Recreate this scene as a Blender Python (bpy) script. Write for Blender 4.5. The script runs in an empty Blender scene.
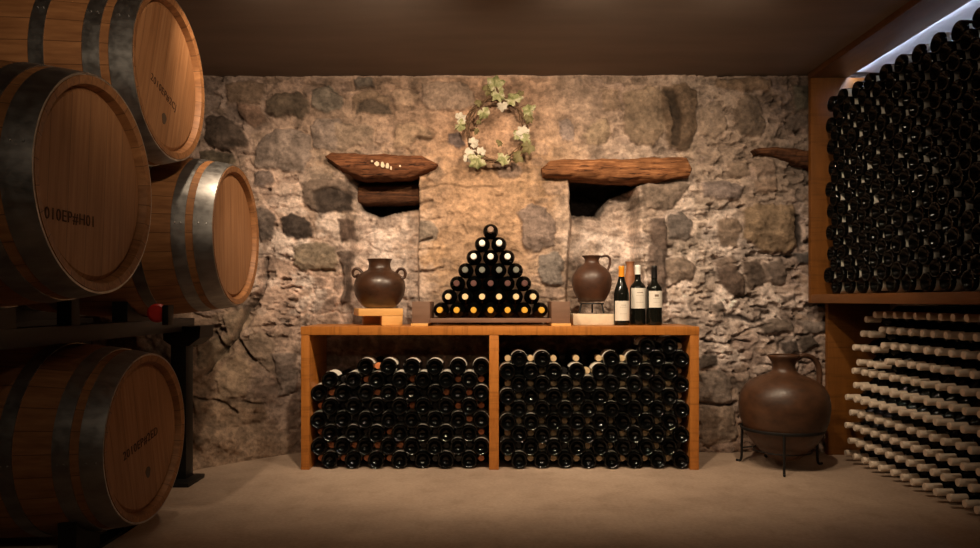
import bpy, bmesh, math, random
import numpy as np
from mathutils import Vector, Matrix, Euler
PI = math.pi
R = math.radians
random.seed(7)
S = bpy.context.scene
C = S.collection
F = 720.0          # focal length in pixels of the 980 px wide frame
CX, HY, CH = 490.0, 300.0, 0.85   # vanishing point column, horizon row, camera height
def X(px, d): return (px - CX) * d / F
def Z(py, d): return CH - (py - HY) * d / F
def P(px, py, d): return Vector((X(px, d), d, Z(py, d)))

# ------------------------------------------------------------------ object helpers
def thing(name, label, cat, loc=(0, 0, 0), rot=(0, 0, 0), group=None):
    o = bpy.data.objects.new(name, None); C.objects.link(o)
    o.empty_display_size = .05
    o.location = loc; o.rotation_euler = rot
    tag(o, label, cat, group); return o
def tag(o, label, cat, group=None):
    o['label'] = label; o['category'] = cat
    if group: o['group'] = group
    return o
def finish(bm, name, mat, parent=None, smooth=True, ang=.6):
    bmesh.ops.recalc_face_normals(bm, faces=bm.faces[:])
    for f in bm.faces: f.smooth = smooth
    if smooth:
        for e in bm.edges:
            if len(e.link_faces) == 2 and e.calc_face_angle(0) > ang: e.smooth = False
    me = bpy.data.meshes.new(name); bm.to_mesh(me); bm.free()
    me.materials.append(mat)
    o = bpy.data.objects.new(name, me); C.objects.link(o)
    if parent: o.parent = parent
    return o
def struct(o): o['kind'] = 'structure'; return o
def box(bm, x0, x1, y0, y1, z0, z1, bev=0.0, M=None):
    t = bmesh.new()
    bmesh.ops.create_cube(t, size=1)
    for v in t.verts:
        v.co = Vector(((x0 + x1) / 2 + v.co.x * (x1 - x0), (y0 + y1) / 2 + v.co.y * (y1 - y0), (z0 + z1) / 2 + v.co.z * (z1 - z0)))
    if bev: bmesh.ops.bevel(t, geom=t.edges[:], offset=bev, segments=2, profile=.6, affect='EDGES')
    if M: bmesh.ops.transform(t, matrix=M, verts=t.verts[:])
    me = bpy.data.meshes.new('t'); t.to_mesh(me); t.free(); bm.from_mesh(me); bpy.data.meshes.remove(me)
    return bm
def lathe(bm, prof, seg=48, center=(0, 0), a0=0, a1=2 * PI, axis='z'):
    full = abs(a1 - a0 - 2 * PI) < 1e-6
    n = seg if full else seg + 1
    rings = []
    def pt(r, z, a):
        if axis == 'z': return Vector((center[0] + r * math.cos(a), center[1] + r * math.sin(a), z))
        return Vector((z, center[0] + r * math.cos(a), center[1] + r * math.sin(a)))
    for r, z in prof:
        if r < 1e-6: rings.append([bm.verts.new(pt(0, z, 0))])
        else: rings.append([bm.verts.new(pt(r, z, a0 + (a1 - a0) * k / seg)) for k in range(n)])
    for A, B in zip(rings, rings[1:]):
        for k in range(seg):
            k2 = (k + 1) % n
            if len(A) == 1 and len(B) == 1: continue
            if len(A) == 1: bm.faces.new((A[0], B[k2], B[k]))
            elif len(B) == 1: bm.faces.new((A[k], A[k2], B[0]))
            else: bm.faces.new((A[k], A[k2], B[k2], B[k]))
    return bm
def spline(pts, n):
    out = []
    P_ = [Vector(p) for p in pts]
    P_ = [P_[0] * 2 - P_[1]] + P_ + [P_[-1] * 2 - P_[-2]]
    for i in range(1, len(P_) - 2):
        a, b, c, d = P_[i - 1:i + 3]
        for k in range(n):
            t = k / n
            out.append(.5 * ((2 * b) + (c - a) * t + (2 * a - 5 * b + 4 * c - d) * t * t + (-a + 3 * b - 3 * c + d) * t ** 3))
    out.append(P_[-2]); return out
def tube(bm, pts, rad, seg=10, closed=False):
    n = len(pts); rings = []; up = Vector((0.13, .27, .95)).normalized()
    for i, p in enumerate(pts):
        p = Vector(p)
        a = Vector(pts[(i - 1) % n if closed else max(i - 1, 0)]); b = Vector(pts[(i + 1) % n if closed else min(i + 1, n - 1)])
        t = (b - a).normalized()
        u = (up - t * up.dot(t))
        if u.length < 1e-3: u = t.orthogonal()
        u.normalize(); w = t.cross(u); up = u
        r = rad(i / (n - 1)) if callable(rad) else rad
        rx, ry = r if isinstance(r, tuple) else (r, r)
        rings.append([bm.verts.new(p + u * rx * math.cos(2 * PI * k / seg) + w * ry * math.sin(2 * PI * k / seg)) for k in range(seg)])
    m = n if closed else n - 1
    for i in range(m):
        A, B = rings[i], rings[(i + 1) % n]
        for k in range(seg): bm.faces.new((A[k], A[(k + 1) % seg], B[(k + 1) % seg], B[k]))
    if not closed:
        bm.faces.new(rings[0]); bm.faces.new(rings[-1][::-1])
    return bm

# ------------------------------------------------------------------ materials
def lin(c): return tuple(((v / 255) / 12.92 if v / 255 <= .04045 else ((v / 255 + .055) / 1.055) ** 2.4) for v in c)
class NT:
    def __init__(self, name):
        self.m = bpy.data.materials.new(name); self.m.use_nodes = True
        self.t = self.m.node_tree; self.b = self.t.nodes['Principled BSDF']
    def n(self, typ, **kw):
        nd = self.t.nodes.new(typ)
        for k, v in kw.items():
            if k in nd.inputs: nd.inputs[k].default_value = v
            else: setattr(nd, k, v)
        return nd
    def l(self, a, b): self.t.links.new(a, b)
    def math(self, op, a, b=None):
        nd = self.n('ShaderNodeMath', operation=op)
        for i, v in enumerate((a, b)):
            if v is None: continue
            if isinstance(v, (int, float)): nd.inputs[i].default_value = v
            else: self.l(v, nd.inputs[i])
        return nd.outputs[0]
    def mix(self, fac, a, b, mode='MIX'):
        nd = self.n('ShaderNodeMix', data_type='RGBA', blend_type=mode)
        for s, v in ((nd.inputs[0], fac), (nd.inputs[6], a), (nd.inputs[7], b)):
            if isinstance(v, (int, float)): s.default_value = v
            elif isinstance(v, tuple): s.default_value = (*v[:3], 1)
            else: self.l(v, s)
        return nd.outputs[2]
    def noise(self, scale, detail=4, vec=None, rough=.55):
        nd = self.n('ShaderNodeTexNoise', Scale=scale, Detail=detail, Roughness=rough)
        if vec is not None: self.l(vec, nd.inputs['Vector'])
        return nd.outputs['Fac']
    def ramp(self, v, stops):
        nd = self.n('ShaderNodeValToRGB'); e = nd.color_ramp.elements
        while len(e) < len(stops): e.new(.5)
        for el, (p, c) in zip(e, stops):
            el.position = p; el.color = (*c, 1) if isinstance(c, tuple) else (c, c, c, 1)
        self.l(v, nd.inputs[0]); return nd.outputs[0]
    def coords(self, scale=(1, 1, 1), kind='Object', loc=(0, 0, 0)):
        tc = self.n('ShaderNodeTexCoord'); mp = self.n('ShaderNodeMapping')
        mp.inputs['Scale'].default_value = scale; mp.inputs['Location'].default_value = loc
        self.l(tc.outputs[kind], mp.inputs['Vector']); return mp.outputs[0]
    def bump(self, h, strength=.3, dist=.01):
        nd = self.n('ShaderNodeBump', Strength=strength, Distance=dist); self.l(h, nd.inputs['Height'])
        self.l(nd.outputs[0], self.b.inputs['Normal'])
    def out(self, col=None, rough=.6, metal=0, spec=None):
        if col is not None:
            if isinstance(col, tuple): self.b.inputs['Base Color'].default_value = (*col, 1)
            else: self.l(col, self.b.inputs['Base Color'])
        if isinstance(rough, (int, float)): self.b.inputs['Roughness'].default_value = rough
        else: self.l(rough, self.b.inputs['Roughness'])
        self.b.inputs['Metallic'].default_value = metal
        if spec is not None: self.b.inputs['Specular IOR Level'].default_value = spec
        return self.m

def wood(name, light, dark, scale, rough=.5, bump=.15, kind='Object', contrast=(.3, .7), spec=.4, saw=None):
    t = NT(name)
    v = t.coords(scale, kind)
    n1 = t.noise(1.0, 6, v, .6); n2 = t.noise(4.2, 3, v)
    f = t.math('ADD', t.math('MULTIPLY', n1, .7), t.math('MULTIPLY', n2, .3))
    col = t.ramp(f, [(contrast[0], dark), (contrast[1], light)])
    big = t.noise(3.5, 3, t.coords((1, 1, 1), kind))
    col = t.mix(.35, col, t.mix(big, tuple(c * .62 for c in dark), tuple(min(1, c * 1.12) for c in light)))
    if saw:
        s = t.noise(1.0, 2, t.coords(saw, kind), .7)
        col = t.mix(t.ramp(s, [(.52, 0.0), (.75, .55)]), col, tuple(c * .45 for c in dark))
    t.bump(f, bump, .004)
    return t.out(col, rough, 0, spec)
def plain(name, col, rough=.5, metal=0, var=.25, scale=30, bump=0, spec=.5):
    t = NT(name)
    n = t.noise(scale, 4, t.coords())
    c = t.mix(n, tuple(x * (1 - var) for x in col), tuple(min(1, x * (1 + var)) for x in col))
    if bump: t.bump(n, bump, .004)
    return t.out(c, rough, metal, spec)

CON = lin((198, 128, 58)); COND = lin((152, 88, 32))
m_console = wood('console_wood', CON, COND, (5, 30, 30), .42, saw=(60, 4, 4), spec=.35)
m_console_v = wood('console_wood_upright', CON, COND, (30, 30, 5), .42, saw=(4, 4, 60), spec=.35)
m_rack = wood('rack_wood', lin((134, 84, 36)), lin((100, 60, 22)), (30, 30, 4), .45, kind='Object', saw=(4, 4, 50), spec=.3)
m_rack_d = wood('rack_top_wood', lin((120, 78, 42)), lin((82, 50, 26)), (30, 4, 30), .5)
m_pale = wood('pale_pine', lin((232, 182, 112)), lin((205, 150, 82)), (5, 40, 40), .5)
m_cradle = wood('cradle_wood', lin((132, 100, 80)), lin((98, 70, 54)), (6, 50, 50), .6)
def old_timber(name, light, mid, dark):
    t = NT(name)
    n1 = t.noise(1.0, 7, t.coords((4, 45, 60)), .65); n2 = t.noise(1.0, 5, t.coords((9, 150, 190)), .6); n3 = t.noise(7, 5, t.coords((1, 1, 2.2), loc=(.2, .4, .1)), .6)
    f = t.math('ADD', t.math('MULTIPLY', n1, .65), t.math('MULTIPLY', n2, .35))
    c = t.ramp(f, [(.36, dark), (.47, mid), (.62, light)])
    c = t.mix(t.ramp(n3, [(.42, 0.0), (.62, .75)]), c, tuple(x * .55 for x in mid))
    c = t.mix(t.ramp(n1, [(.36, .85), (.42, 0.0)]), c, tuple(x * .3 for x in dark))
    t.bump(f, 1.0, .012)
    return t.out(c, .85, 0, .2)
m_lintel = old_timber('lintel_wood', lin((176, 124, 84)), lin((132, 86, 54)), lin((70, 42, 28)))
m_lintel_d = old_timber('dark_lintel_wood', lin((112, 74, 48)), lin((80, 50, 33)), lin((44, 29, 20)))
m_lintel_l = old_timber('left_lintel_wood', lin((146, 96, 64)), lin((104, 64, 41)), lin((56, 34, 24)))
m_steel = plain('dark_steel', (.011, .0105, .01), .5, .3, .3)
m_iron = plain('wrought_iron', (.018, .016, .015), .55, .5, .3)
m_red = plain('red_plastic', lin((190, 40, 28)), .4)
m_glass = plain('dark_bottle_glass', (.0016, .0017, .0016), .055, 0, .2, spec=.26)
m_glass_g = plain('green_black_glass', (.006, .0065, .005), .1, 0, .2, spec=.4)
m_label = plain('paper_label', (.72, .68, .6), .7, 0, .06)
m_text = plain('stencil_ink', lin((74, 46, 30)), .85, 0, .3, 60)
m_print = plain('label_print', lin((120, 105, 92)), .8)
m_cap = {k: plain('capsule_' + k, lin(c), .38, 0, .06) for k, c in dict(
    gold=(226, 172, 62), straw=(228, 205, 160), claret=(92, 62, 58), grey=(110, 112, 104), white=(240, 236, 228),
    tan=(206, 180, 140), orange=(214, 132, 84), bright_orange=(235, 150, 40), cream=(236, 218, 198), black=(20, 18, 18), bronze=(136, 112, 96)).items()}

def barrel_wood(name, light, dark):
    t = NT(name)
    tc = t.n('ShaderNodeTexCoord'); sp = t.n('ShaderNodeSeparateXYZ'); t.l(tc.outputs['Object'], sp.inputs[0])
    ang = t.math('ARCTAN2', sp.outputs['Y'], sp.outputs['Z'])
    st = t.math('MULTIPLY', ang, 28 / (2 * PI))
    fr = t.math('FRACT', t.math('ADD', st, 100.0)); ix = t.math('FLOOR', st)
    edge = t.math('ABSOLUTE', t.math('SUBTRACT', fr, .5))
    line = t.ramp(edge, [(.475, 1.0), (.495, .0)])
    wn = t.n('ShaderNodeTexWhiteNoise', noise_dimensions='1D'); t.l(ix, wn.inputs['W'])
    v = t.coords((5, 60, 60))
    g = t.noise(1, 5, v)
    col = t.ramp(g, [(.3, dark), (.72, light)])
    col = t.mix(t.math('MULTIPLY', wn.outputs['Value'], .4), col, dark)
    col = t.mix(t.math('SUBTRACT', 1.0, line), col, tuple(c * .4 for c in dark))
    t.bump(t.math('ADD', t.math('MULTIPLY', line, .6), t.math('MULTIPLY', g, .2)), .3, .004)
    return t.out(col, .55, 0, .35)
def head_wood(name, light, dark, w=.085):
    t = NT(name)
    tc = t.n('ShaderNodeTexCoord'); sp = t.n('ShaderNodeSeparateXYZ'); t.l(tc.outputs['Object'], sp.inputs[0])
    st = t.math('ADD', t.math('DIVIDE', sp.outputs['Y'], w), 100.37)
    fr = t.math('FRACT', st); ix = t.math('FLOOR', st)
    line = t.ramp(t.math('ABSOLUTE', t.math('SUBTRACT', fr, .5)), [(.48, 1.0), (.498, .0)])
    wn = t.n('ShaderNodeTexWhiteNoise', noise_dimensions='1D'); t.l(ix, wn.inputs['W'])
    v = t.coords((40, 70, 3.2))
    g = t.noise(1, 6, v, .6)
    col = t.ramp(g, [(.28, dark), (.72, light)])
    col = t.mix(t.math('MULTIPLY', wn.outputs['Value'], .45), col, tuple(c * .85 for c in dark))
    # wine stains, fixed to the wood
    s = t.ramp(t.noise(5, 5, t.coords((1, 3.2, .8), loc=(.3, .2, .1)), .65), [(.55, 0.0), (.78, .4)])
    col = t.mix(s, col, tuple(c * .42 for c in dark))
    col = t.mix(t.math('MULTIPLY', t.math('SUBTRACT', 1.0, line), .7), col, tuple(c * .35 for c in dark))
    t.bump(t.math('ADD', t.math('MULTIPLY', line, .5), t.math('MULTIPLY', g, .2)), .2, .003)
    return t.out(col, .55, 0, .35)
OAK = lin((178, 130, 90)); OAKD = lin((138, 92, 56))
m_stave = barrel_wood('barrel_stave_oak', lin((166, 116, 74)), lin((122, 80, 48)))
m_head = head_wood('barrel_head_oak', OAK, OAKD)
def hoop_mat():
    t = NT('galvanised_hoop')
    n = t.noise(1.0, 5, t.coords((6, 22, 22)), .65)
    n2 = t.noise(40, 3, t.coords())
    c = t.ramp(n, [(.3, (.26, .25, .245)), (.7, (.48, .47, .46))])
    r = t.ramp(n2, [(.3, .36), (.7, .52)])
    t.bump(n2, .05, .002)
    return t.out(c, r, 1.0)
m_hoop = hoop_mat()
def clay(name, a, b, rough=.42, chalk=None):
    t = NT(name)
    n = t.noise(9, 6, t.coords((1, 1, 1.6)), .65); n2 = t.noise(60, 3, t.coords())
    c = t.ramp(n, [(.3, b), (.7, a)])
    if chalk:
        tc = t.n('ShaderNodeTexCoord'); sp = t.n('ShaderNodeSeparateXYZ'); t.l(tc.outputs['Object'], sp.inputs[0])
        h = t.math('ADD', sp.outputs['Z'], t.math('MULTIPLY', t.math('SUBTRACT', n, .5), .05))
        c = t.mix(t.ramp(h, [(.012, .55), (.026, 0.0)]), c, lin((150, 132, 118)))
    t.bump(t.math('ADD', t.math('MULTIPLY', n, .6), t.math('MULTIPLY', n2, .3)), .22, .005)
    return t.out(c, t.ramp(n2, [(.3, rough - .06), (.7, rough + .1)]), 0, .5)
m_clay = clay('dark_brown_clay', lin((72, 46, 31)), lin((44, 29, 21)), .33, chalk=True)
m_clay2 = clay('amphora_clay', lin((92, 61, 41)), lin((56, 37, 26)), .4)
m_clay3 = clay('red_brown_clay', lin((84, 54, 38)), lin((54, 35, 26)), .42)
m_terra = clay('terracotta', lin((168, 112, 76)), lin((132, 84, 56)), .6)
m_stone_w = plain('pale_limestone', lin((220, 200, 172)), .8, 0, .22, 40, .4)
m_white = plain('reflector_white', (.75, .76, .78), .7, 0, .04)
m_vine = wood('vine_twig', lin((112, 84, 58)), lin((62, 44, 30)), (30, 30, 30), .8, .5)
def leaf_mat():
    t = NT('vine_leaf')
    n = t.noise(28, 4, t.coords(), .6)
    c = t.ramp(n, [(.34, lin((104, 110, 66))), (.5, lin((142, 140, 96))), (.66, lin((188, 178, 152)))])
    t.bump(n, .4, .004)
    return t.out(c, .65)
m_leaf = leaf_mat()
m_leaf_w = plain('pale_dried_leaf', lin((186, 176, 160)), .7, 0, .25, 40, .3)
m_leaf_b = plain('olive_leaf', lin((104, 94, 58)), .7, 0, .35, 30, .3)

# ------------------------------------------------------------------ numpy noise
def vnoise(x, y, seed):
    rng = np.random.RandomState(seed); G = 256
    g = rng.rand(G, G).astype(np.float32)
    xi = np.floor(x).astype(int); yi = np.floor(y).astype(int)
    fx = x - xi; fy = y - yi
    fx = fx * fx * (3 - 2 * fx); fy = fy * fy * (3 - 2 * fy)
    a = g[yi % G, xi % G]; b = g[yi % G, (xi + 1) % G]; c = g[(yi + 1) % G, xi % G]; d = g[(yi + 1) % G, (xi + 1) % G]
    return (a * (1 - fx) + b * fx) * (1 - fy) + (c * (1 - fx) + d * fx) * fy
def fbm(x, y, sc, octv, seed, gain=.5):
    s = 0; a = 1; tot = 0
    for o in range(octv):
        s = s + a * vnoise(x / sc + 31.7 * o, y / sc + 17.3 * o, seed + o); tot += a; a *= gain; sc /= 2.03
    return s / tot
def sstep(a, b, v):
    t = np.clip((v - a) / (b - a), 0, 1); return t * t * (3 - 2 * t)
def poly_sdf(poly, x, y):      # positive inside
    d = np.full(x.shape, 1e9); ins = np.zeros(x.shape, bool)
    n = len(poly)
    for i in range(n):
        x0, y0 = poly[i]; x1, y1 = poly[(i + 1) % n]
        ex, ey = x1 - x0, y1 - y0
        t = np.clip(((x - x0) * ex + (y - y0) * ey) / (ex * ex + ey * ey + 1e-9), 0, 1)
        d = np.minimum(d, np.hypot(x - x0 - t * ex, y - y0 - t * ey))
        cond = (y0 <= y) != (y1 <= y)
        with np.errstate(divide='ignore', invalid='ignore'):
            xx = x0 + (y - y0) * ex / (ey if ey != 0 else 1e-9)
        ins ^= cond & (x < xx)
    return np.where(ins, d, -d)
def line_dist(pl, x, y):
    d = np.full(x.shape, 1e9)
    for (x0, y0), (x1, y1) in zip(pl, pl[1:]):
        ex, ey = x1 - x0, y1 - y0
        t = np.clip(((x - x0) * ex + (y - y0) * ey) / (ex * ex + ey * ey + 1e-9), 0, 1)
        d = np.minimum(d, np.hypot(x - x0 - t * ex, y - y0 - t * ey))
    return d

# ------------------------------------------------------------------ the rubble wall (relief + colour of the stones)
D0 = 4.03
def build_wall():
    xs = np.arange(78, 892.5, 1.0); ys = np.arange(68, 479.5, 1.0)
    gx, gy = np.meshgrid(xs, ys)
    H, W = gx.shape
    wx = gx + (fbm(gx, gy, 16, 4, 11) - .5) * 9 + (fbm(gx, gy, 4, 2, 12) - .5) * 2.4
    wy = gy + (fbm(gx, gy, 16, 4, 21) - .5) * 9 + (fbm(gx, gy, 4, 2, 22) - .5) * 2.4
    # mortar colour, known at a few places
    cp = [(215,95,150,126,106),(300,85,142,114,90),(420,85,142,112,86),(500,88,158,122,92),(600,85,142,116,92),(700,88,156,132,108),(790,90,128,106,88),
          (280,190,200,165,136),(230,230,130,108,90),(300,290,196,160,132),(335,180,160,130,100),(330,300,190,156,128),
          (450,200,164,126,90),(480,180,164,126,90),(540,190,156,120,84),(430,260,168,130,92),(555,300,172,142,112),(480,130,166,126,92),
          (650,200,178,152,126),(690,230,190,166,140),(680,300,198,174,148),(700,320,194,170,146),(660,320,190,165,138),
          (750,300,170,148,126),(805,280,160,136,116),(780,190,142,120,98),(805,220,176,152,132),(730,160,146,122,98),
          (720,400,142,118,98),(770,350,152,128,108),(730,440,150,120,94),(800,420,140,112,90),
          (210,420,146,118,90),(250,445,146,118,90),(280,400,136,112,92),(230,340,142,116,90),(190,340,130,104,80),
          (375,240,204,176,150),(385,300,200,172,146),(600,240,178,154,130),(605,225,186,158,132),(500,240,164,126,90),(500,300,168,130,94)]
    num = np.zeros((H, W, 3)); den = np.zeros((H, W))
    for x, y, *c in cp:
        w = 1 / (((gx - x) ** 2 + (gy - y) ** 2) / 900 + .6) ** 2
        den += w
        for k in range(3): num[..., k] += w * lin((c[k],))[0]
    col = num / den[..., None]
    n_big = fbm(gx, gy, 42, 4, 31); n_mid = fbm(gx, gy, 13, 4, 32); n_fine = fbm(gx, gy, 4, 3, 33); n_lat = fbm(gx * .5, gy, 9, 4, 34)
    hgt = (n_big - .5) * .05 + (n_mid - .5) * .02 + (n_fine - .5) * .010
    col *= (1 + (n_mid - .5) * .7 + (n_fine - .5) * .5)[..., None]
    # how much rubble shows through the mortar
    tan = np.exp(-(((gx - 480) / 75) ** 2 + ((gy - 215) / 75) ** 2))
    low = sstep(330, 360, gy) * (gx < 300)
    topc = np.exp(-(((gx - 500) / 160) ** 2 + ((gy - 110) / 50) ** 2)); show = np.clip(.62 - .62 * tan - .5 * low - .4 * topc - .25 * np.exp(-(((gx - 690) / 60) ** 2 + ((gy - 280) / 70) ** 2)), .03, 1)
    show = show * (.35 + .65 * sstep(.42, .58, fbm(gx, gy, 30, 4, 41)))
    # small rubble
    cw, chh = 21.0, 13.0
    rng = np.random.RandomState(5); G = 96
    jx = rng.rand(G, G); jy = rng.rand(G, G); cv = rng.rand(G, G); hv = rng.rand(G, G); big = rng.rand(G, G)
    ci = np.floor(wx / cw).astype(int); ri = np.floor(wy / chh).astype(int)
    f1 = np.full((H, W), 1e9); f2 = np.full((H, W), 1e9); idv = np.zeros((H, W)); idh = np.zeros((H, W))
    for dy in (-1, 0, 1):
        for dx in (-1, 0, 1):
            a = (ri + dy) % G; b = (ci + dx) % G
            sx = (ci + dx + .1 + .8 * jx[a, b]) * cw; sy = (ri + dy + .1 + .8 * jy[a, b]) * chh
            d = np.hypot((wx - sx) / cw, (wy - sy) / chh) * (1.25 - .5 * big[a, b])
            nw = d < f1
            f2 = np.where(nw, f1, np.minimum(f2, d)); idv = np.where(nw, cv[a, b], idv); idh = np.where(nw, hv[a, b], idh); f1 = np.where(nw, d, f1)
    e = f2 - f1
    m = sstep(.10, .26, e) * show
    tone = .42 + .62 * idv
    rub = np.stack([lin((150,))[0] * tone, lin((122,))[0] * tone, lin((98 ,))[0] * tone * (.9 + .2 * idh)], -1) * (1 + (n_fine - .5) * .9 + (n_mid - .5) * .6)[..., None]
    col = col * (1 - m[..., None]) + rub * m[..., None]
    hgt += m * (.004 + .012 * idh) - .003 * show * (1 - sstep(0, .12, e))
    # lime smears and grime patches, with outlines of their own
    lime = np.exp(-(((gx - 690) / 75) ** 2 + ((gy - 280) / 85) ** 2)) + np.exp(-(((gx - 305) / 50) ** 2 + ((gy - 265) / 70) ** 2)) + .8 * np.exp(-(((gx - 385) / 40) ** 2 + ((gy - 260) / 55) ** 2)) + 1.0 * np.exp(-(((gx - 755) / 75) ** 2 + ((gy - 325) / 45) ** 2)) + .7 * np.exp(-(((gx - 605) / 35) ** 2 + ((gy - 225) / 40) ** 2))
    lm = np.clip(lime, 0, 1) * sstep(.44, .60, fbm(gx, gy * 1.1, 22, 5, 71, .6)) * .8
    col = col * (1 - lm[..., None]) + (np.array(lin((226, 200, 174))) * (1 + (n_fine - .5) * .5)[..., None]) * lm[..., None]
    hgt += lm * .006
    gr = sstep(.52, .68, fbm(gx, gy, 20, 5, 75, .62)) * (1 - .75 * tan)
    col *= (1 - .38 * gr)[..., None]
    # pits and drips in the pale mortar
    pit = sstep(.60, .72, fbm(gx * 1.0, gy * 1.5, 7, 3, 51)) * (.25 + .75 * sstep(560, 680, gx) + .4 * ((gx > 340) & (gx < 420)))
    pit = np.clip(pit, 0, 1) * (1 - m) * (1 - .7 * tan)
    hgt -= .02 * pit; col *= (1 - .35 * pit)[..., None]
    # chinks
    ch = sstep(.63, .69, n_lat) * np.clip(sstep(200, 220, gx) * (1 - sstep(285, 330, gx)) + sstep(700, 730, gx), 0, 1) * (gy < 345)
    hgt -= .03 * ch; col *= (1 - .3 * ch)[..., None]
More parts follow.
